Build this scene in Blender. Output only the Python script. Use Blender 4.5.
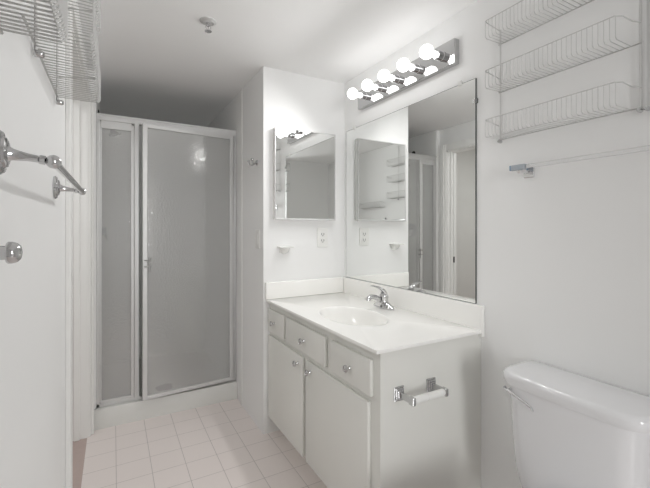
import bpy, bmesh, math
from mathutils import Vector, Matrix
R = math.radians
for o in list(bpy.data.objects):
    bpy.data.objects.remove(o)
sc = bpy.context.scene
COL = sc.collection

# ------------------------------------------------------------------ camera
cam_data = bpy.data.cameras.new('camera')
cam = bpy.data.objects.new('camera', cam_data); COL.objects.link(cam)
cam.location = (0, 0, 1.27)
cam.rotation_euler = (R(90), 0, R(-29.24))
cam_data.sensor_width = 36
cam_data.lens = 378.26 / 650 * 36
cam_data.shift_y = -15.5 / 650
cam_data.clip_start = 0.01
sc.camera = cam
# ------------------------------------------------------------------ world, exposure, bulb strengths, added fill lights
w = bpy.data.worlds.new('world'); sc.world = w; w.use_nodes = True
w.node_tree.nodes['Background'].inputs[0].default_value = (1, 1, 1, 1)
w.node_tree.nodes['Background'].inputs[1].default_value = 0.5
sc.view_settings.view_transform = 'Standard'
sc.view_settings.look = 'None'
sc.view_settings.exposure = 0.07
sc.view_settings.gamma = 1
sc.view_settings.use_curve_mapping = False
BULB_STRENGTH = 4.8     # glow of the five globe bulbs
BULB_SPOT = 5.0        # light each bulb throws out and down into the room
HALL_FILL = 6.0
REAR_FILL = 215.0
# added soft fill, shining in through an invented opening behind the camera
def area(name, loc, rot, sx, sy, energy):
    d = bpy.data.lights.new(name, 'AREA'); d.shape = 'RECTANGLE'; d.size = sx; d.size_y = sy
    d.energy = energy; d.color = (1, 1, 1)
    o = bpy.data.objects.new(name, d); COL.objects.link(o); o.location = loc; o.rotation_euler = rot
    return o
area('rear_fill', (.89, -3.0, 1.4), (R(90), 0, 0), 2.6, 1.6, REAR_FILL)
# unseen fill lamp, added to brighten the hallway beyond the left doorway
area('hallway_fill', (-.8, 2.0, 2.26), (0, 0, 0), .3, .3, HALL_FILL)
sc.cycles.max_bounces = 14
sc.cycles.diffuse_bounces = 8
sc.cycles.glossy_bounces = 6
sc.cycles.transmission_bounces = 8
sc.cycles.sample_clamp_indirect = 6.0
sc.cycles.blur_glossy = 0.5

# ------------------------------------------------------------------ materials
def mat(name, col, rough=0.5, metal=0.0, spec=0.5, noise=0.0, nscale=40, bump=0.0, bscale=200, coat=0.0):
    m = bpy.data.materials.new(name); m.use_nodes = True
    nt = m.node_tree; b = nt.nodes['Principled BSDF']
    b.inputs['Roughness'].default_value = rough
    b.inputs['Metallic'].default_value = metal
    b.inputs['Specular IOR Level'].default_value = spec
    b.inputs['Coat Weight'].default_value = coat
    tc = nt.nodes.new('ShaderNodeTexCoord')
    n = nt.nodes.new('ShaderNodeTexNoise'); n.inputs['Scale'].default_value = nscale
    nt.links.new(tc.outputs['Object'], n.inputs['Vector'])
    r = nt.nodes.new('ShaderNodeMixRGB')
    r.inputs[1].default_value = (*[c * (1 - noise) for c in col], 1)
    r.inputs[2].default_value = (*[min(1, c * (1 + noise)) for c in col], 1)
    nt.links.new(n.outputs['Fac'], r.inputs[0])
    nt.links.new(r.outputs[0], b.inputs['Base Color'])
    if bump > 0:
        n2 = nt.nodes.new('ShaderNodeTexNoise'); n2.inputs['Scale'].default_value = bscale
        nt.links.new(tc.outputs['Object'], n2.inputs['Vector'])
        bp = nt.nodes.new('ShaderNodeBump'); bp.inputs['Strength'].default_value = bump
        bp.inputs['Distance'].default_value = 0.002
        nt.links.new(n2.outputs['Fac'], bp.inputs['Height'])
        nt.links.new(bp.outputs[0], b.inputs['Normal'])
    return m

M = {}
M['paint'] = mat('white_wall_paint', (.86, .862, .858), .55, noise=.01, nscale=3, bump=.05, bscale=160)
M['ceiling'] = mat('ceiling_paint', (.90, .90, .898), .7, noise=.01, nscale=3, bump=.08, bscale=140)
M['trim'] = mat('semigloss_trim_paint', (.84, .84, .825), .4, noise=.01, nscale=5)
M['hall'] = mat('hallway_paint', (.80, .80, .78), .6, noise=.01, nscale=3)
M['surround'] = mat('shower_surround', (.92, .92, .91), .35, noise=.01, nscale=3)
M['pan'] = mat('shower_pan_white', (.70, .70, .675), .35, noise=.015, nscale=6)
M['cabinet'] = mat('cabinet_paint', (.77, .77, .735), .45, noise=.012, nscale=8)
M['counter'] = mat('cultured_marble', (.93, .925, .90), .18, noise=.01, nscale=9, coat=.2)
M['porcelain'] = mat('toilet_porcelain', (.77, .77, .782), .12, noise=.005, nscale=5, coat=.3)
M['ceramic'] = mat('ceramic_white', (.82, .82, .80), .2)
M['chrome'] = mat('chrome', (.80, .80, .81), .07, metal=1)
M['fixture'] = mat('polished_fixture_chrome', (.60, .60, .605), .05, metal=1)
M['brushed'] = mat('satin_aluminium', (.64, .64, .635), .42, metal=.5, noise=.02, nscale=20)
M['wire'] = mat('vinyl_coated_wire', (.60, .60, .59), .35)
M['wire_post'] = mat('vinyl_coated_post', (.68, .68, .67), .4)
M['plastic'] = mat('white_plastic', (.83, .83, .81), .35)
M['dark'] = mat('dark_slot', (.04, .04, .04), .5)
M['drain'] = mat('drain_metal', (.03, .03, .03), .6)
M['blue'] = mat('blue_plastic', (.20, .30, .42), .35)
M['greyplastic'] = mat('grey_plastic', (.42, .46, .50), .3)
M['mirror'] = mat('silvered_mirror', (.89, .90, .89), .0, metal=1)
M['mirror_edge'] = mat('mirror_glass_edge', (.10, .11, .11), .2)
M['thresh'] = mat('threshold_tile', (.50, .40, .37), .45, noise=.05, nscale=30)

def glass_mat(name, col, rough, bump, bscale, trans=1.0, ior=1.45):
    m = mat(name, col, rough, spec=.5)
    nt = m.node_tree; b = nt.nodes['Principled BSDF']
    b.inputs['Transmission Weight'].default_value = trans
    b.inputs['IOR'].default_value = ior
    if bump:
        tc = nt.nodes.new('ShaderNodeTexCoord')
        v = nt.nodes.new('ShaderNodeTexVoronoi'); v.inputs['Scale'].default_value = bscale
        v.feature = 'SMOOTH_F1'
        nt.links.new(tc.outputs['Object'], v.inputs['Vector'])
        bp = nt.nodes.new('ShaderNodeBump'); bp.inputs['Strength'].default_value = bump
        bp.inputs['Distance'].default_value = 0.004
        nt.links.new(v.outputs['Distance'], bp.inputs['Height'])
        nt.links.new(bp.outputs[0], b.inputs['Normal'])
        b.inputs['Coat Weight'].default_value = 1.0; b.inputs['Coat Roughness'].default_value = .10; b.inputs['Coat IOR'].default_value = 1.8
        nt.links.new(bp.outputs[0], b.inputs['Coat Normal'])
    return m
M['obscure'] = glass_mat('pebbled_obscure_glass', (.88, .885, .875), .07, .20, 75, .72)
M['acrylic'] = glass_mat('clear_acrylic', (.95, .95, .95), .05, 0, 1, .85)

def emis(name, col, s):
    m = bpy.data.materials.new(name); m.use_nodes = True
    nt = m.node_tree; b = nt.nodes['Principled BSDF']
    b.inputs['Base Color'].default_value = (.9, .9, .9, 1)
    b.inputs['Emission Color'].default_value = (*col, 1)
    b.inputs['Emission Strength'].default_value = s
    return m
M['bulb'] = emis('lit_frosted_bulb', (1, .995, .985), BULB_STRENGTH)

def tile_mat():
    m = bpy.data.materials.new('pinkish_floor_tile'); m.use_nodes = True
    nt = m.node_tree; b = nt.nodes['Principled BSDF']; N = nt.nodes; Lk = nt.links
    tc = N.new('ShaderNodeTexCoord'); sp = N.new('ShaderNodeSeparateXYZ')
    Lk.new(tc.outputs['Object'], sp.inputs[0])
    def mth(op, a, bb=None):
        n = N.new('ShaderNodeMath'); n.operation = op
        for i, v in enumerate((a, bb)):
            if v is None: continue
            if isinstance(v, (int, float)): n.inputs[i].default_value = v
            else: Lk.new(v, n.inputs[i])
        return n.outputs[0]
    def axis(out, off, T):
        u = mth('DIVIDE', mth('SUBTRACT', out, off), T)
        fr = mth('FRACT', mth('ADD', u, 100.0))
        d = mth('MULTIPLY', mth('SUBTRACT', .5, mth('ABSOLUTE', mth('SUBTRACT', fr, .5))), T)
        return d, mth('FLOOR', u)
    dx, ix = axis(sp.outputs[0], .0135, .1645)
    dy, iy = axis(sp.outputs[1], 2.312, .1605)
    d = mth('MINIMUM', dx, dy)
    mr = N.new('ShaderNodeMapRange'); mr.interpolation_type = 'SMOOTHSTEP'
    mr.inputs[1].default_value = .0007; mr.inputs[2].default_value = .0020
    Lk.new(d, mr.inputs[0])
    cb = N.new('ShaderNodeCombineXYZ'); Lk.new(ix, cb.inputs[0]); Lk.new(iy, cb.inputs[1])
    wn = N.new('ShaderNodeTexWhiteNoise'); Lk.new(cb.outputs[0], wn.inputs['Vector'])
    nz = N.new('ShaderNodeTexNoise'); nz.inputs['Scale'].default_value = 25
    Lk.new(tc.outputs['Object'], nz.inputs['Vector'])
    v = mth('ADD', mth('MULTIPLY', wn.outputs['Value'], .06), mth('MULTIPLY', nz.outputs['Fac'], .10))
    base = N.new('ShaderNodeMixRGB'); base.inputs[1].default_value = (.80, .74, .715, 1); base.inputs[2].default_value = (.92, .84, .815, 1)
    Lk.new(mth('ADD', v, .25), base.inputs[0])
    mx = N.new('ShaderNodeMixRGB'); mx.inputs[1].default_value = (.52, .475, .455, 1)
    Lk.new(base.outputs[0], mx.inputs[2]); Lk.new(mr.outputs[0], mx.inputs[0])
    Lk.new(mx.outputs[0], b.inputs['Base Color'])
    b.inputs['Roughness'].default_value = .35
    bp = N.new('ShaderNodeBump'); bp.inputs['Distance'].default_value = .0015; bp.inputs['Strength'].default_value = .5
    Lk.new(mr.outputs[0], bp.inputs['Height']); Lk.new(bp.outputs[0], b.inputs['Normal'])
    return m
M['tile'] = tile_mat()

# ------------------------------------------------------------------ mesh helpers
def box(bm, x0, x1, y0, y1, z0, z1, bev=0.0, seg=2):
    r = bmesh.ops.create_cube(bm, size=1)
    vs = r['verts']
    for v in vs:
        v.co = Vector((x0 + (v.co.x + .5) * (x1 - x0), y0 + (v.co.y + .5) * (y1 - y0), z0 + (v.co.z + .5) * (z1 - z0)))
    if bev > 0:
        es = list({e for v in vs for e in v.link_edges})
        bmesh.ops.bevel(bm, geom=es, offset=bev, segments=seg, affect='EDGES', profile=.5)

def frame_of(d):
    d = d.normalized()
    up = Vector((0, 0, 1)) if abs(d.z) < .95 else Vector((1, 0, 0))
    a = d.cross(up).normalized(); b = a.cross(d).normalized()
    return a, b

def tube(bm, pts, rad, n=8, caps=True):
    pts = [Vector(p) for p in pts]
    if not isinstance(rad, (list, tuple)): rad = [rad] * len(pts)
    rings = []
    prev = None
    for i, p in enumerate(pts):
        if i == 0: d = pts[1] - p
        elif i == len(pts) - 1: d = p - pts[i - 1]
        else: d = (pts[i + 1] - p).normalized() + (p - pts[i - 1]).normalized()
        d.normalize()
        if prev is None: a, b = frame_of(d)
        else:
            a = prev - d * prev.dot(d)
            a = a.normalized() if a.length > 1e-5 else frame_of(d)[0]
            b = d.cross(a).normalized()
        prev = a
        k = 1.0
        if 0 < i < len(pts) - 1:
            cs = (pts[i + 1] - p).normalized().dot(d)
            k = 1.0 / max(cs, .6)
        rings.append([bm.verts.new(p + (a * math.cos(2 * math.pi * j / n) + b * math.sin(2 * math.pi * j / n)) * rad[i]) for j in range(n)])
    for r0, r1 in zip(rings, rings[1:]):
        for j in range(n):
            bm.faces.new((r0[j], r0[(j + 1) % n], r1[(j + 1) % n], r1[j]))
    if caps:
        bm.faces.new(list(reversed(rings[0]))); bm.faces.new(rings[-1])

def lathe(bm, prof, origin, axis, n=24):
    """prof: list of (radius, distance along the axis)"""
    o = Vector(origin); d = Vector(axis).normalized(); a, b = frame_of(d)
    rings = []
    for r, h in prof:
        if r < 1e-6: rings.append([bm.verts.new(o + d * h)])
        else: rings.append([bm.verts.new(o + d * h + (a * math.cos(2 * math.pi * j / n) + b * math.sin(2 * math.pi * j / n)) * r) for j in range(n)])
    for r0, r1 in zip(rings, rings[1:]):
        for j in range(n):
            k = (j + 1) % n
            if len(r0) == 1 and len(r1) == 1: continue
            if len(r0) == 1: bm.faces.new((r0[0], r1[k], r1[j]))
            elif len(r1) == 1: bm.faces.new((r0[j], r0[k], r1[0]))
            else: bm.faces.new((r0[j], r0[k], r1[k], r1[j]))
    if len(rings[0]) > 1: bm.faces.new(list(reversed(rings[0])))
    if len(rings[-1]) > 1: bm.faces.new(rings[-1])

def loft(bm, rings, cap0=True, cap1=True):
    vr = [[bm.verts.new(p) for p in r] for r in rings]
    n = len(vr[0])
    for a, b in zip(vr, vr[1:]):
        for j in range(n):
            bm.faces.new((a[j], a[(j + 1) % n], b[(j + 1) % n], b[j]))
    if cap0: bm.faces.new(list(reversed(vr[0])))
    if cap1: bm.faces.new(vr[-1])
    return vr

def rrect(cx, cy, hx, hy, r, z, n=6, bow=0.0):
    """rounded rectangle ring in the XY plane; bow pushes the -X side out at its middle"""
    out = []
    for qx, qy, a0 in ((1, 1, 0), (-1, 1, 90), (-1, -1, 180), (1, -1, 270)):
        rr = r if qx < 0 else min(r, .02)
        for i in range(n + 1):
            a = R(a0 + 90 * i / n)
            x = qx * (hx - rr) + rr * math.cos(a); y = qy * (hy - rr) + rr * math.sin(a)
            if x < 0: x -= bow * (1 - (y / hy) ** 2)
            out.append(Vector((cx + x, cy + y, z)))
        if qx < 0 and qy > 0:
            for i in range(1, 8):
                y = (hy - rr) * (1 - 2 * i / 8)
                out.append(Vector((cx - hx - bow * (1 - (y / hy) ** 2), cy + y, z)))
    return out

def link(name, bm, m, parent=None, smooth=False, angle=35):
    me = bpy.data.meshes.new(name)
    bmesh.ops.recalc_face_normals(bm, faces=bm.faces[:])
    bm.to_mesh(me); bm.free()
    o = bpy.data.objects.new(name, me); COL.objects.link(o)
    me.materials.append(M[m] if isinstance(m, str) else m)
    if smooth:
        for p in me.polygons: p.use_smooth = True
        bmx = bmesh.new(); bmx.from_mesh(me)
        for e in bmx.edges:
            if len(e.link_faces) == 2 and e.calc_face_angle(0) > R(angle): e.smooth = False
        bmx.to_mesh(me); bmx.free()
    if parent is not None:
        o.parent = parent
        o.matrix_parent_inverse = Matrix.Translation(parent.location).inverted() if parent.type == 'EMPTY' and not any(parent.rotation_euler) else Matrix()
    return o
def B(): return bmesh.new()

def thing(name, label, cat, loc=(0, 0, 0), group=None):
    o = bpy.data.objects.new(name, None); COL.objects.link(o)
    o.empty_display_size = .05; o.location = loc
    o['label'] = label; o['category'] = cat
    if group: o['group'] = group
    return o
def tag(o, label, cat, group=None):
    o['label'] = label; o['category'] = cat
    if group: o['group'] = group
    return o
def struct(name, bm, m):
    o = link(name, bm, m); o['kind'] = 'structure'; return o
def sub(name, bm, m, parent, smooth=False, label=None):
    o = link(name, bm, m, parent, smooth)
    if label: o['label'] = label
    return o

# ------------------------------------------------------------------ dimensions (metres)
XR, YE, XW, YS, XL, ZC = 1.398, 2.221, .808, 2.783, -.138, 2.272
YN = -.75            # wall behind the camera
YB = 3.95            # back of the shower
XSL = -.095          # left wall of the shower
DO0, DO1, DOZ = 1.57, 2.72, 2.05   # doorway in the left wall

# ------------------------------------------------------------------ the setting
bm = B(); box(bm, XL, XR, YN, YS + .02, -.06, 0); struct('floor', bm, 'tile')
bm = B(); box(bm, -.262, XL, DO0 - .02, DO1 + .06, -.06, -.001)
struct('floor_doorway', bm, 'thresh')
bm = B(); box(bm, -1.35, -.262, .9, 3.1, -.06, -.002); struct('floor_hallway', bm, 'thresh')
bm = B(); box(bm, -1.45, XR + .1, YN - .1, YB + .1, ZC, ZC + .08); struct('ceiling', bm, 'ceiling')
bm = B(); box(bm, XR, XR + .1, YN - .1, YE + .05, -.06, ZC); struct('wall_right', bm, 'paint')
bm = B(); box(bm, XW, XR + .1, YE, YB + .1, -.06, ZC); struct('wall_back', bm, 'paint')
bm = B(); box(bm, -.28, .57, YN - .1, YN, -.06, ZC); box(bm, .86, XR + .1, YN - .1, YN, -.06, ZC); box(bm, .57, .86, YN - .1, YN, 2.16, ZC); struct('wall_front', bm, 'paint')  # gap in this unseen wall is made up to let the rear fill in
bm = B()
box(bm, -.262, XL, YN, DO0, -.06, ZC)
box(bm, -.262, XL, DO0, DO1, DOZ, ZC)
box(bm, -.262, XL, DO1, YB, -.06, ZC)
struct('wall_left', bm, 'paint')
bm = B()
box(bm, XL, XSL, YS + .030, YB, -.06, ZC)
struct('wall_shower_left', bm, 'surround')
bm = B(); box(bm, XL, XW, YB, YB + .1, -.06, ZC); struct('wall_shower_back', bm, 'surround')
bm = B()
box(bm, -1.45, -1.35, .8, 3.2, -.06, ZC); box(bm, -1.35, -.262, .8, .9, -.06, ZC); box(bm, -1.35, -.262, 3.1, 3.2, -.06, ZC)
struct('wall_hallway', bm, 'hall')

# doorway trim: jamb lining with its stop, casings on the bathroom side
bm = B()
box(bm, -.262, -.2245, DO1 - .014, DO1, 0, DOZ); box(bm, -.2185, XL + .002, DO1 - .014, DO1, 0, DOZ)
box(bm, -.206, -.176, DO1 - .026, DO1 - .014, 0, DOZ, .002)
box(bm, -.262, XL + .002, DO0, DO0 + .012, 0, DOZ)
box(bm, -.262, XL + .002, DO0, DO1, DOZ - .012, DOZ)
struct('trim_1', bm, 'trim')
bm = B()
zt = DOZ + .065
box(bm, XL, XL + .018, DO1 - .006, DO1 + .058, 0, zt, .003)
box(bm, XL + .018, XL + .034, DO1 + .012, DO1 + .056, 0, zt - .006, .004)
box(bm, XL, XL + .015, DO0 - .068, DO0 + .004, 0, zt, .003)
box(bm, XL, XL + .0165, DO0 - .066, DO1 - .004, DOZ - .002, zt - .001, .003)
struct('trim_2', bm, 'trim')
bm = B()      # edge strip of the shower surround on the side wall
box(bm, XW - .005, XW, 2.655, 2.69, 0.0, ZC, .002)
struct('trim_3', bm, 'trim')

o = B(); box(o, -.238, -.214, DO1 - .0165, DO1 - .014, .925, .985, .001); box(o, -.231, -.221, DO1 - .0172, DO1 - .0163, .94, .97)
tag(link('strike_plate', o, 'drain'), 'small dark metal strike plate on the jamb of the left doorway', 'strike plate')

# ------------------------------------------------------------------ shower
t = thing('shower_pan', 'white shower pan with raised curb under the framed glass enclosure', 'shower pan', (.36, YS, 0))
bm = B()
poly = [(XL + .001, YS), (XW - .001, YS), (XW - .001, YS + .11), (XSL + .001, YS + .11), (XSL + .001, YS + .026), (XL + .001, YS + .012)]
loft(bm, [[Vector((x, y, z)) for x, y in poly] for z in (0, .119)] + [[Vector((min(max(x, XL + .004), XW - .004), min(y + (.004 if y == YS else 0), YS + .107), .125)) for x, y in poly]])
sub('curb', bm, 'pan', t, True)
bm = B(); box(bm, XSL, XW, YS + .11, YB, 0, .045); sub('pan_floor', bm, 'pan', t)
bm = B(); lathe(bm, [(0, 0), (.06, 0), (.06, .004), (.05, .006), (0, .004)], (.345, 3.15, .045), (0, 0, 1), 24)
sub('drain', bm, 'drain', t, True, 'dark round drain')

YF = 2.83
t = thing('shower_enclosure', 'aluminium framed shower enclosure with pebbled glass and door ajar', 'shower enclosure', (.36, YF, .125))
bm = B()
box(bm, XSL, XW, YF - .018, YF + .022, 1.965, 2.003, .003)
box(bm, XSL, XW, YF - .024, YF + .022, 1.995, 2.006, .002)
sub('header_rail', bm, 'brushed', t)
bm = B(); box(bm, XSL, .16, YF - .016, YF + .02, .125, .148, .003); sub('sill_rail', bm, 'brushed', t)
bm = B(); box(bm, .16, XW, YF - .006, YF + .02, .125, .140, .003); sub('sill_rail', bm, 'brushed', t)
bm = B(); box(bm, XSL, XSL + .020, YF - .016, YF + .02, .125, 1.97, .003); box(bm, XSL+.02, XSL + .030, YF - .010, YF + .012, .148, 1.95, .002); sub('wall_jamb', bm, 'brushed', t)
bm = B(); box(bm, XW - .020, XW, YF - .018, YF + .02, .14, 1.97, .003); sub('wall_jamb', bm, 'brushed', t)
bm = B()
box(bm, .102, .122, YF - .014, YF + .016, .146, 1.95, .003); box(bm, .122, .152, YF - .018, YF + .02, .14, 1.97, .004)
sub('post', bm, 'brushed', t)
bm = B(); box(bm, XSL + .024, .108, YF - .012, YF + .014, .146, .164, .003); sub('bottom_rail', bm, 'brushed', t)
bm = B(); box(bm, XSL + .024, .108, YF - .012, YF + .014, 1.915, 1.966, .003); sub('top_rail', bm, 'brushed', t)
bm = B(); box(bm, XSL + .022, .106, YF - .003, YF + .003, .155, 1.93); sub('glass_panel', bm, 'obscure', t)
# door, hinged at the right and standing ajar
hx, hy = XW - .024, YF - .022
ang = math.atan2(hy - 2.748, hx - .166)
Lw = math.hypot(hx - .166, hy - 2.748)
dm = Matrix.Translation((hx, hy, 0)) @ Matrix.Rotation(ang, 4, 'Z')
def xf(bm, mtx): bmesh.ops.transform(bm, matrix=mtx, verts=bm.verts[:])
bm = B()
d0, d1 = -.013, .013
box(bm, -Lw, -Lw + .030, d0, d1, .142, 1.962, .004)
box(bm, -.030, 0, d0, d1, .142, 1.962, .004)
box(bm, -Lw + .026, -.026, d0, d1, .142, .168, .004)
box(bm, -Lw + .026, -.026, d0, d1, 1.932, 1.962, .004)
xf(bm, dm)
door = sub('door', bm, 'brushed', t)
bm = B(); box(bm, -Lw + .024, -.024, -.003, .003, .16, 1.94); xf(bm, dm); sub('door_glass', bm, 'obscure', door)
bm = B()
for zz in (1.02, 1.062):
    box(bm, -Lw + .010, -Lw + .048, d0 - .020, d0, zz - .004, zz + .004, .002)
tube(bm, [(-Lw + .043, d0 - .02, .985), (-Lw + .043, d0 - .02, 1.078)], .0055, 10)
xf(bm, dm); sub('door_handle', bm, 'fixture', door)
bm = B(); tube(bm, [(hx + .003, hy, .142), (hx + .003, hy, 1.962)], .006, 10); sub('hinge', bm, 'brushed', t, True)

t = thing('shower_valve', 'chrome shower valve on the side wall behind the pebbled glass', 'shower valve', (XSL, 3.18, 1.25))
bm = B(); lathe(bm, [(0, 0), (.075, 0), (.07, .008), (.03, .014), (.026, .05), (0, .054)], (XSL, 3.18, 1.25), (1, 0, 0), 24); sub('escutcheon', bm, 'greyplastic', t, True)
bm = B(); tube(bm, [(XSL + .04, 3.18, 1.25), (XSL + .055, 3.16, 1.19)], [.012, .007], 10); sub('lever', bm, 'chrome', t, True)
t = thing('shower_fixture', 'shower head and arm high on the left wall inside the shower', 'shower head', (XSL, 3.15, 2.1))
bm = B(); lathe(bm, [(0, 0), (.03, 0), (.026, .008), (0, .01)], (XSL, 3.15, 2.09), (1, 0, 0), 20)
tube(bm, [(XSL, 3.15, 2.09), (XSL + .035, 3.15, 2.085), (XSL + .07, 3.15, 2.05), (XSL + .09, 3.15, 2.0)], .009, 10); sub('arm', bm, 'drain', t, True)
bm = B(); lathe(bm, [(0, 0), (.012, 0), (.016, .02), (.035, .05), (.035, .06), (0, .06)], (XSL + .087, 3.15, 2.005), (.35, 0, -1), 20); sub('head', bm, 'drain', t, True)

# ------------------------------------------------------------------ vanity
XV, YV0 = .850, 1.105       # face of the cabinet box, near end
v = thing('vanity_cabinet', 'pale painted vanity cabinet with three drawers, two doors and chrome knobs', 'cabinet', (1.12, 1.66, 0))
bm = B()
def rc(a, b, c, d, z): return [Vector((a, c, z)), Vector((b, c, z)), Vector((b, d, z)), Vector((a, d, z))]
xr, yr = XR - .001, YE - .001
loft(bm, [rc(XV + .02, xr - .01, YV0 + .018, yr - .018, .125), rc(XV + .02, xr - .01, YV0 + .018, yr - .018, .819), rc(XV, xr, YV0, yr, .819), rc(XV, xr, YV0, yr, .108), rc(XV + .075, xr, YV0 + .004, yr, .108), rc(XV + .075, xr, YV0 + .004, yr, 0)])
sub('body', bm, 'cabinet', v)
def knob(parent, y, z):
    bm = B()
    lathe(bm, [(0, 0), (.008, 0), (.006, .004), (.005, .012), (.009, .015), (.0145, .018), (.0155, .022), (.013, .026), (.011, .0262), (.0095, .0245), (.006, .0275), (0, .0285)], (XV - .018, y, z), (-1, 0, 0), 24)
    o = sub('knob', bm, 'fixture', parent, True, 'round chrome knob')
for (ya, yb, ky) in ((1.965, 2.205, 2.10), (1.490, 1.935, 1.70), (1.143, 1.435, 1.282)):
    bm = B(); box(bm, XV - .018, XV, ya, yb, .642, .780, .005, 3)
    d = sub('drawer', bm, 'cabinet', v, True); knob(d, ky, .708)
for (ya, yb, ky) in ((1.722, 2.205, 1.773), (1.160, 1.686, 1.632)):
    bm = B(); box(bm, XV - .018, XV, ya, yb, .114, .617, .006, 3)
    d = sub('door', bm, 'cabinet', v, True); knob(d, ky, .575)

vt = thing('marble_countertop', 'white cultured marble vanity top with integral oval basin and splashes', 'countertop', (1.12, 1.66, .819))
x0, x1, y0, y1, zt, zb = .822, XR - .001, 1.09, YE - .001, .833, .8192
cx, cy, ax, ay = 1.052, 1.598, .142, .225
bm = B(); n = 96
angs = [2 * math.pi * i / n for i in range(n)]
def rect_pt(a):
    dx, dy = math.cos(a) * ax, math.sin(a) * ay
    ts = []
    if dx > 1e-9: ts.append((x1 - cx) / dx)
    if dx < -1e-9: ts.append((x0 - cx) / dx)
    if dy > 1e-9: ts.append((y1 - cy) / dy)
    if dy < -1e-9: ts.append((y0 - cy) / dy)
    k = min(ts); return Vector((cx + dx * k, cy + dy * k, zt))
# pull the rays nearest the four corners onto the corners
rect = [rect_pt(a) for a in angs]
for px, py in ((x0, y0), (x0, y1), (x1, y0), (x1, y1)):
    i = min(range(n), key=lambda i: (rect[i].x - px) ** 2 + (rect[i].y - py) ** 2)
    rect[i] = Vector((px, py, zt))
prof = [(.12, -.128), (.3, -.126), (.5, -.118), (.68, -.10), (.82, -.072), (.91, -.040), (.96, -.016), (.985, -.006), (1.0, -.002), (1.02, 0), (1.06, .0)]
rings = [[Vector((cx + math.cos(a) * ax * k, cy + math.sin(a) * ay * k, zt + dz)) for a in angs] for k, dz in prof]
def inset(p, e): return Vector((min(max(p.x, x0 + e), x1 - e), min(max(p.y, y0 + e), y1 - e), p.z))
rings.append([inset(p, .006) for p in rect])
rings.append([inset(p, .002) - Vector((0, 0, .0015)) for p in rect])
rings.append([p - Vector((0, 0, .006)) for p in rect])
rings.append([Vector((p.x, p.y, zb)) for p in rect])
loft(bm, rings, True, False)
sub('basin_slab', bm, 'counter', vt, True)
bm = B(); box(bm, XR - .021, XR - .001, 1.085, YE - .001, zt - .03, .937, .004, 3); sub('backsplash', bm, 'counter', vt, True)
bm = B(); box(bm, x0 - .004, XR - .021, YE - .021, YE - .001, zt, .937, .004, 3); sub('side_splash', bm, 'counter', vt, True)
bm = B(); lathe(bm, [(0, 0), (.022, 0), (.022, .003), (.015, .004), (0, .002)], (cx, cy, zt - .128), (0, 0, 1), 20); sub('basin_drain', bm, 'chrome', vt, True)

f = thing('faucet', 'chrome single lever faucet behind the basin on the vanity top', 'faucet', (1.30, 1.66, zt))
fx, fy = 1.296, 1.655
bm = B(); n = 28
def ell(rx, ry, z, ox=0): return [Vector((fx + ox + rx * math.cos(2 * math.pi * i / n), fy + ry * math.sin(2 * math.pi * i / n), z)) for i in range(n)]
loft(bm, [ell(.027, .085, zt), ell(.028, .086, zt + .007), ell(.026, .080, zt + .015), ell(.024, .062, zt + .024), ell(.023, .044, zt + .032), ell(.020, .03, zt + .037)])
sub('base', bm, 'fixture', f, True)
bm = B(); lathe(bm, [(.026, 0), (.025, .03), (.023, .045), (.024, .047), (.024, .06), (.018, .072), (0, .078)], (fx, fy, zt + .012), (0, 0, 1), 24); sub('body', bm, 'fixture', f, True)
bm = B(); tube(bm, [(fx - .01, fy, zt + .030), (fx - .035, fy, zt + .052), (fx - .06, fy, zt + .066), (fx - .085, fy, zt + .070), (fx - .103, fy, zt + .062), (fx - .106, fy, zt + .050)], [.016, .0155, .0135, .0125, .0125, .012], 16); sub('spout', bm, 'fixture', f, True)
bm = B(); rr = []
for (px, pz, hw, ht) in ((.016, .058, .021, .014), (.006, .078, .023, .013), (-.010, .098, .021, .010), (-.038, .117, .014, .006), (-.072, .127, .009, .0035), (-.086, .128, .006, .003)):
    rr.append([Vector((fx + px + .5 * ht * math.sin(2 * math.pi * i / 14), fy + hw * math.cos(2 * math.pi * i / 14), zt + pz + ht * math.sin(2 * math.pi * i / 14))) for i in range(14)])
loft(bm, rr); sub('lever', bm, 'fixture', f, True)

# toilet paper holder on the end panel
t = thing('paper_holder', 'chrome toilet paper holder with white roller on the vanity end panel', 'toilet paper holder', (1.02, YV0, .65))
YH = YV0 + .0006
for px in (.935, 1.098):
    bm = B()
    box(bm, px - .023, px + .023, YH - .006, YH, .624, .678, .002); box(bm, px - .018, px + .018, YH - .011, YH - .006, .630, .672, .002); box(bm, px - .012, px + .012, YH - .016, YH - .011, .637, .665, .002)
    sub('flange', bm, 'fixture', t)
    bm = B(); s = 1 if px < 1 else -1
    box(bm, px - .006, px + .006, YH - .082, YH - .012, .640, .662, .002)
    box(bm, px - .007, px + .007, YH - .088, YH - .062, .636, .666, .003)
    sub('arm', bm, 'fixture', t)
bm = B(); lathe(bm, [(0, 0), (.0125, 0), (.0135, .004), (.0135, .06), (.0125, .061), (.0125, .062), (.0135, .063), (.0135, .143), (.0125, .147), (0, .147)], (.943, YH - .075, .651), (1, 0, 0), 20); sub('roller', bm, 'plastic', t, True, 'white plastic roller')

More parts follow.
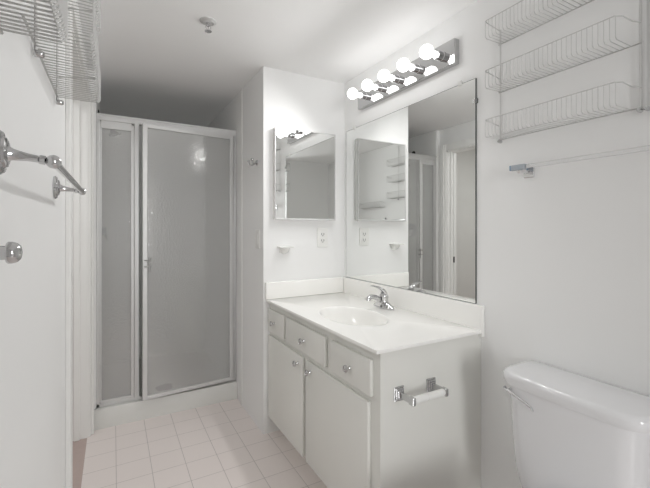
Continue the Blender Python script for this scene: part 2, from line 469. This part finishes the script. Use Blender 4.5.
# ------------------------------------------------------------------ mirrors and fixtures on the walls
t = thing('wall_mirror', 'large frameless plate mirror on the right wall above the vanity backsplash', 'mirror', (XR, 1.66, .939))
bm = B(); box(bm, XR - .0055, XR, 1.128, 2.188, .939, 1.933); sub('mirror_backing', bm, 'mirror_edge', t)
bm = B(); box(bm, XR - .0065, XR - .0055, 1.1305, 2.1855, .9405, 1.931); sub('mirror_glass', bm, 'mirror', t)
for (yy, zz) in ((1.215, 1.933), (2.09, 1.933)):
    bm = B(); box(bm, XR - .012, XR, yy - .011, yy + .011, zz - .010, zz + .014, .003); sub('clip', bm, 'plastic', t)
bm = B(); box(bm, XR - .012, XR, 1.118, 1.140, 1.82, 1.842, .003); sub('clip', bm, 'acrylic', t)

# vanity light bar
LZ0, LZ1, LY0, LY1, LX = 2.031, 2.146, 1.224, 2.012, XR - .032
t = thing('vanity_light', 'chrome bar light with five lit globe bulbs above the plate mirror', 'lamp', (XR, 1.62, 2.09))
bm = B(); box(bm, LX, XR, LY0, LY1, LZ0, LZ1, .002); sub('back_bar', bm, 'fixture', t)
for by in (1.925, 1.772, 1.620, 1.464, 1.302):
    bm = B(); lathe(bm, [(0, 0), (.024, 0), (.024, .004), (.021, .006), (.021, .034), (.018, .036), (0, .036)], (LX, by, 2.09), (-1, 0, 0), 20)
    s = sub('socket', bm, 'fixture', t, True)
    bm = B(); rb = .0325; c = .096
    pr_ = [(.0145, .034), (.0145, .050)] + [(rb * math.sin(R(158 - 158 * i / 12)), c + rb * math.cos(R(158 - 158 * i / 12))) for i in range(12)] + [(0, c + rb)]
    lathe(bm, pr_, (LX, by, 2.09), (-1, 0, 0), 28); sub('bulb', bm, 'bulb', s, True)
    sl = bpy.data.lights.new('bulb_light', 'SPOT'); sl.energy = BULB_SPOT; sl.color = (1, .995, .985)
    sl.spot_size = R(172); sl.spot_blend = 1.0; sl.shadow_soft_size = .035
    so = bpy.data.objects.new('bulb_light', sl); COL.objects.link(so); so.location = (LX - .185, by, 2.075)
    so.rotation_euler = Vector((-1, -.1, -.95)).to_track_quat('-Z', 'Y').to_euler()

# medicine cabinet
MY = YE - .042
t = thing('medicine_cabinet', 'mirrored medicine cabinet on the back wall above the outlet', 'cabinet', (1.09, YE, 1.325))
bm = B(); box(bm, .872, 1.298, YE - .034, YE, 1.328, 1.896); sub('body', bm, 'trim', t)
bm = B()
box(bm, .868, 1.302, MY, YE - .034, 1.322, 1.334, .0015); box(bm, .868, 1.302, MY, YE - .034, 1.893, 1.900, .0015)
box(bm, .868, .874, MY, YE - .034, 1.334, 1.893, .001); box(bm, 1.296, 1.302, MY, YE - .034, 1.334, 1.893, .001)
d = sub('door', bm, 'brushed', t)
bm = B(); box(bm, .874, 1.296, MY + .002, YE - .0345, 1.334, 1.893); sub('door_mirror', bm, 'mirror', d)

# outlet
t = thing('outlet', 'white duplex wall outlet below the medicine cabinet', 'outlet', (1.22, YE, 1.21))
bm = B(); box(bm, 1.182, 1.262, YE - .006, YE, 1.148, 1.273, .002, 3); sub('cover_plate', bm, 'plastic', t, True)
for zz in (1.232, 1.190):
    bm = B(); box(bm, 1.205, 1.239, YE - .008, YE - .006, zz - .016, zz + .016, .0015); rc = sub('receptacle', bm, 'plastic', t)
    bm = B(); box(bm, 1.212, 1.2155, YE - .0085, YE - .0079, zz - .006, zz + .008); box(bm, 1.2285, 1.232, YE - .0085, YE - .0079, zz - .006, zz + .008); box(bm, 1.219, 1.225, YE - .0085, YE - .0079, zz - .013, zz - .008)
    sub('slot', bm, 'dark', rc)

# ceramic holder
t = thing('soap_holder', 'small white ceramic holder with a flat ledge on the back wall near its left corner', 'holder', (.94, YE, 1.13))
bm = B(); box(bm, .895, .992, YE - .055, YE, 1.150, 1.160, .004, 3); box(bm, .912, .978, YE - .012, YE, 1.118, 1.152, .004, 3); sub('ledge', bm, 'ceramic', t, True)
bm = B(); rr = []
for (dz, hx_, dp) in ((1.153, .034, .046), (1.140, .033, .043), (1.125, .028, .034), (1.114, .018, .02), (1.110, .008, .010)):
    rr.append([Vector((.945 + hx_ * math.cos(R(180 + 180 * i / 12)), YE - .004 + dp * math.sin(R(180 + 180 * i / 12)), dz)) for i in range(13)])
loft(bm, rr); sub('cup', bm, 'ceramic', t, True)

# double robe hook on the side of the shower wall
t = thing('robe_hook', 'small chrome double robe hook on the wall beside the shower', 'hook', (XW, 2.36, 1.69))
bm = B(); lathe(bm, [(0, 0), (.018, 0), (.016, .006), (.010, .010), (0, .011)], (XW, 2.335, 1.692), (-1, 0, 0), 20); sub('base', bm, 'fixture', t, True)
for sgn, zz in ((1, 1.69), (-1, 1.685)):
    bm = B(); tube(bm, [(XW - .008, 2.335, 1.692), (XW - .03, 2.335 + sgn * .016, 1.676), (XW - .042, 2.335 + sgn * .03, 1.680), (XW - .046, 2.335 + sgn * .036, 1.702)], [.006, .0055, .005, .005], 10)
    bmesh.ops.create_uvsphere(bm, u_segments=12, v_segments=8, radius=.009, matrix=Matrix.Translation((XW - .046, 2.335 + sgn * .036, 1.704)))
    sub('prong', bm, 'fixture', t, True)

t = thing('light_switch', 'white light switch plate on the wall beside the shower', 'switch', (XW, 2.32, 1.2))
bm = B(); box(bm, XW - .005, XW, 2.282, 2.362, 1.142, 1.262, .002, 3); sub('cover_plate', bm, 'plastic', t, True)
bm = B(); box(bm, XW - .008, XW - .005, 2.305, 2.339, 1.170, 1.234, .001); sub('rocker', bm, 'plastic', t)

# sprinkler
t = thing('fire_sprinkler', 'small metal fire sprinkler with round escutcheon on the ceiling', 'sprinkler', (.40, 1.87, ZC))
bm = B(); lathe(bm, [(0, 0), (.040, 0), (.039, .004), (.026, .012), (.020, .010), (0, .010)], (.40, 1.87, ZC), (0, 0, -1), 28); sub('escutcheon', bm, 'brushed', t, True)
bm = B(); lathe(bm, [(.010, .008), (.010, .022), (.006, .024), (.006, .026)], (.40, 1.87, ZC), (0, 0, -1), 14)
for s in (-1, 1): tube(bm, [(.40 + s * .008, 1.87, ZC - .02), (.40 + s * .013, 1.87, ZC - .032), (.40 + s * .003, 1.87, ZC - .048)], .0025, 8)
tube(bm, [(.40, 1.87, ZC - .024), (.40, 1.87, ZC - .046)], .0025, 8)
sub('body', bm, 'chrome', t, True)
bm = B(); lathe(bm, [(0, .047), (.017, .047), (.017, .050), (0, .051)], (.40, 1.87, ZC), (0, 0, -1), 20); sub('deflector', bm, 'chrome', t, True)

# ------------------------------------------------------------------ wire racks
def wire_rack(label, xw, s, ya, yb, zs, posts, pz, depth, rim, group=None, pitch=.0155, wr=.0014):
    """ya far end, yb near end (ya > yb); s = direction away from the wall"""
    t = thing('wire_rack', label, 'wire rack', (xw, (ya + yb) / 2, pz), group)
    xf_ = xw + s * depth
    for z in zs:
        bm = B()
        n = int(round((ya - yb - .03) / pitch))
        for i in range(n + 1):
            y = ya - .006 - (ya - yb - .03) * i / n
            tube(bm, [(xw + s * .006, y, z), (xf_ - s * .006, y, z - .001), (xf_, y, z + .006), (xf_, y, z + rim)], wr, 6)
        tube(bm, [(xw + s * .006, ya + .006, z), (xw + s * .006, yb - .004, z)], wr * 1.5, 6)
        zr = z + rim
        tube(bm, [(xw + s * .007, ya, zr - .012), (xf_ - s * .012, ya, zr), (xf_, ya - .010, zr), (xf_, yb + .028, zr), (xf_ - s * .016, yb + .012, zr - .002), (xw + s * .05, yb + .004, zr - .012), (xw + s * .007, yb, zr - .006)], wr * 1.5, 8)
        sub('basket', bm, 'wire', t, True)
    for y, top in posts:
        bm = B(); tube(bm, [(xw + s * .006, y, pz), (xw + s * .006, y, top)], .0036, 10)
        p = sub('post', bm, 'wire_post', t, True)
        bm = B(); lathe(bm, [(0, 0), (.007, 0), (.007, .012), (.0045, .016), (0, .016)], (xw + s * .004, y, pz + .004), (s, 0, 0), 14)
        sub('clip', bm, 'fixture', p, True)
    return t
wire_rack('three tier white wire basket rack on the right wall above the towel rail', XR - .005, -1, 1.006, .530, (1.634, 1.829, 2.026), ((1.003, 2.085), (.530, 2.235), (.512, 2.235)), 1.622, .103, .068)
wire_rack('tiered white wire basket rack on the left wall beside the doorway', XL, 1, 1.250, .80, (1.626, 1.815, 2.005), ((1.246, 2.235), (.92, 2.235)), 1.608, .106, .068, wr=.0015)
wire_rack('single white wire basket mounted lowest and nearest on the left wall', XL, 1, .655, .20, (1.535,), (), 1.53, .080, .066, pitch=.0118, wr=.0017)

# ------------------------------------------------------------------ towel bars
t = thing('towel_bar', 'chrome towel bar on round rosettes on the left wall', 'towel bar', (XL, .93, 1.376))
XB = -.075
for yy, zz in ((.665, 1.374), (1.235, 1.380)):
    bm = B()
    lathe(bm, [(0, 0), (.030, 0), (.031, .003), (.028, .007), (.022, .008), (.020, .011), (.014, .013), (0, .013)], (XL, yy, zz), (1, 0, 0), 28); sub('rosette', bm, 'fixture', t, True)
    bm = B(); lathe(bm, [(.012, .010), (.008, .018), (.0055, .034), (.005, .046), (.0065, .048), (.0065, .054)], (XL, yy, zz), (1, 0, -.13), 20)
    bmesh.ops.create_uvsphere(bm, u_segments=20, v_segments=14, radius=.0098, matrix=Matrix.Translation((XB, yy, zz - .0082)))
    sub('bracket', bm, 'fixture', t, True)
bm = B(); lathe(bm, [(0, 0), (.006, 0), (.006, .585), (.0068, .587), (.0068, .596), (0, .598)], (XB, .665, 1.366), (0, .57, .006), 16); sub('bar', bm, 'fixture', t, True)

t = thing('wall_peg', 'short chrome peg with rounded end on the left wall below the towel bar', 'peg', (XL, .55, 1.25))
bm = B(); lathe(bm, [(0, 0), (.018, 0), (.017, .005), (.0084, .008), (.0080, .036)], (XL, .55, 1.2425), (1, 0, 0), 24); sub('stem', bm, 'fixture', t, True)
bm = B(); lathe(bm, [(.0080, .033), (.0118, .033), (.0128, .0345), (.0125, .038), (.0108, .0425), (.0075, .0455), (0, .047)], (XL, .55, 1.2425), (1, 0, 0), 28); sub('cap', bm, 'fixture', t, True)

t = thing('towel_rail', 'clear acrylic towel rail with blue end cap on the right wall below the wire rack', 'towel rail', (XR, .6, 1.5))
xb, zb_ = 1.338, 1.501
bm = B(); box(bm, xb - .007, xb + .007, .24, .885, zb_ - .007, zb_ + .007, .0015); sub('bar', bm, 'acrylic', t)
for ya, yb in ((.862, .917), (.215, .262)):
    bm = B(); box(bm, xb - .010, xb + .010, ya, yb, zb_ - .010, zb_ + .010, .002); e = sub('end_cap', bm, 'greyplastic', t)
    yo = yb if ya > .5 else ya - .006
    bm = B(); box(bm, xb - .0095, xb + .0095, yo, yo + .006, zb_ - .0095, zb_ + .0095, .001); sub('cap_face', bm, 'blue', e, label='blue plastic cap face')
    ym = .885 if ya > .5 else .24
    bm = B(); box(bm, xb - .006, XR - .006, ym - .008, ym + .008, zb_ - .022, zb_ - .010, .002); box(bm, XR - .007, XR, ym - .02, ym + .02, zb_ - .036, zb_ + .004, .002); sub('bracket', bm, 'chrome', t)

# ------------------------------------------------------------------ toilet
t = thing('toilet', 'white porcelain toilet with tank against the right wall', 'toilet', (1.0, .66, 0))
TY = .658
bm = B()
cx_ = 1.291
def lid(hx_, hy_, z, r=.06, bow=.010): return rrect(cx_, TY, hx_, hy_, r, z, 8, bow)
loft(bm, [lid(.093, .208, 0.7315), lid(.099, .216, 0.7340), lid(.101, .219, 0.7410), lid(.102, .220, 0.7570), lid(.101, .219, 0.7640), lid(.096, .215, 0.7705), lid(.089, .208, 0.7740)])
sub('tank_lid', bm, 'porcelain', t, True)
bm = B()
def tk(hx_, hy_, z, r=.06, bow=.010): return rrect(1.388 - hx_, TY, hx_, hy_, r, z, 8, bow)
loft(bm, [tk(.070, .150, .340), tk(.080, .166, .350), tk(.086, .178, .40), tk(.090, .188, .46), tk(.092, .194, .55), tk(.094, .198, .65), tk(.095, .201, .7312)])
tank = sub('tank', bm, 'porcelain', t, True)
bm = B()
lathe(bm, [(0, 0), (.008, 0), (.008, .006), (.005, .008), (.004, .028), (0, .028)], (1.215, .832, .712), (-1, 0, .0), 16)
tube(bm, [(1.186, .842, .719), (1.182, .828, .716), (1.180, .790, .706), (1.180, .752, .694), (1.183, .745, .689), (1.190, .742, .676)], [.0065, .0062, .0042, .0036, .0034, .0028], 10)
sub('flush_lever', bm, 'chrome', t, True)
def oval(cx0, rx, ry, z, n=36):
    return [Vector((cx0 + rx * math.cos(2 * math.pi * i / n) * (1.0 if math.cos(2 * math.pi * i / n) < 0 else .8), TY + ry * math.sin(2 * math.pi * i / n), z)) for i in range(n)]
bm = B()
loft(bm, [oval(.96, .22, .11, 0), oval(.96, .22, .11, .03), oval(.97, .20, .095, .10), oval(.95, .22, .12, .20), oval(.92, .26, .17, .32), oval(.91, .275, .185, .37), oval(.91, .27, .18, .385)])
box(bm, 1.05, 1.38, TY - .12, TY + .12, .28, .354, .02, 3)
sub('bowl', bm, 'porcelain', t, True)
bm = B(); loft(bm, [oval(.91, .272, .186, .385), oval(.91, .278, .19, .39), oval(.91, .278, .19, .40), oval(.91, .27, .184, .405)]); sub('seat', bm, 'porcelain', t, True)
bm = B(); loft(bm, [oval(.91, .268, .184, .405), oval(.91, .276, .189, .41), oval(.91, .27, .184, .42), oval(.91, .22, .15, .428)])
box(bm, 1.085, 1.125, TY - .09, TY - .05, .40, .425, .006); box(bm, 1.085, 1.125, TY + .05, TY + .09, .40, .425, .006)
sub('seat_cover', bm, 'porcelain', t, True)
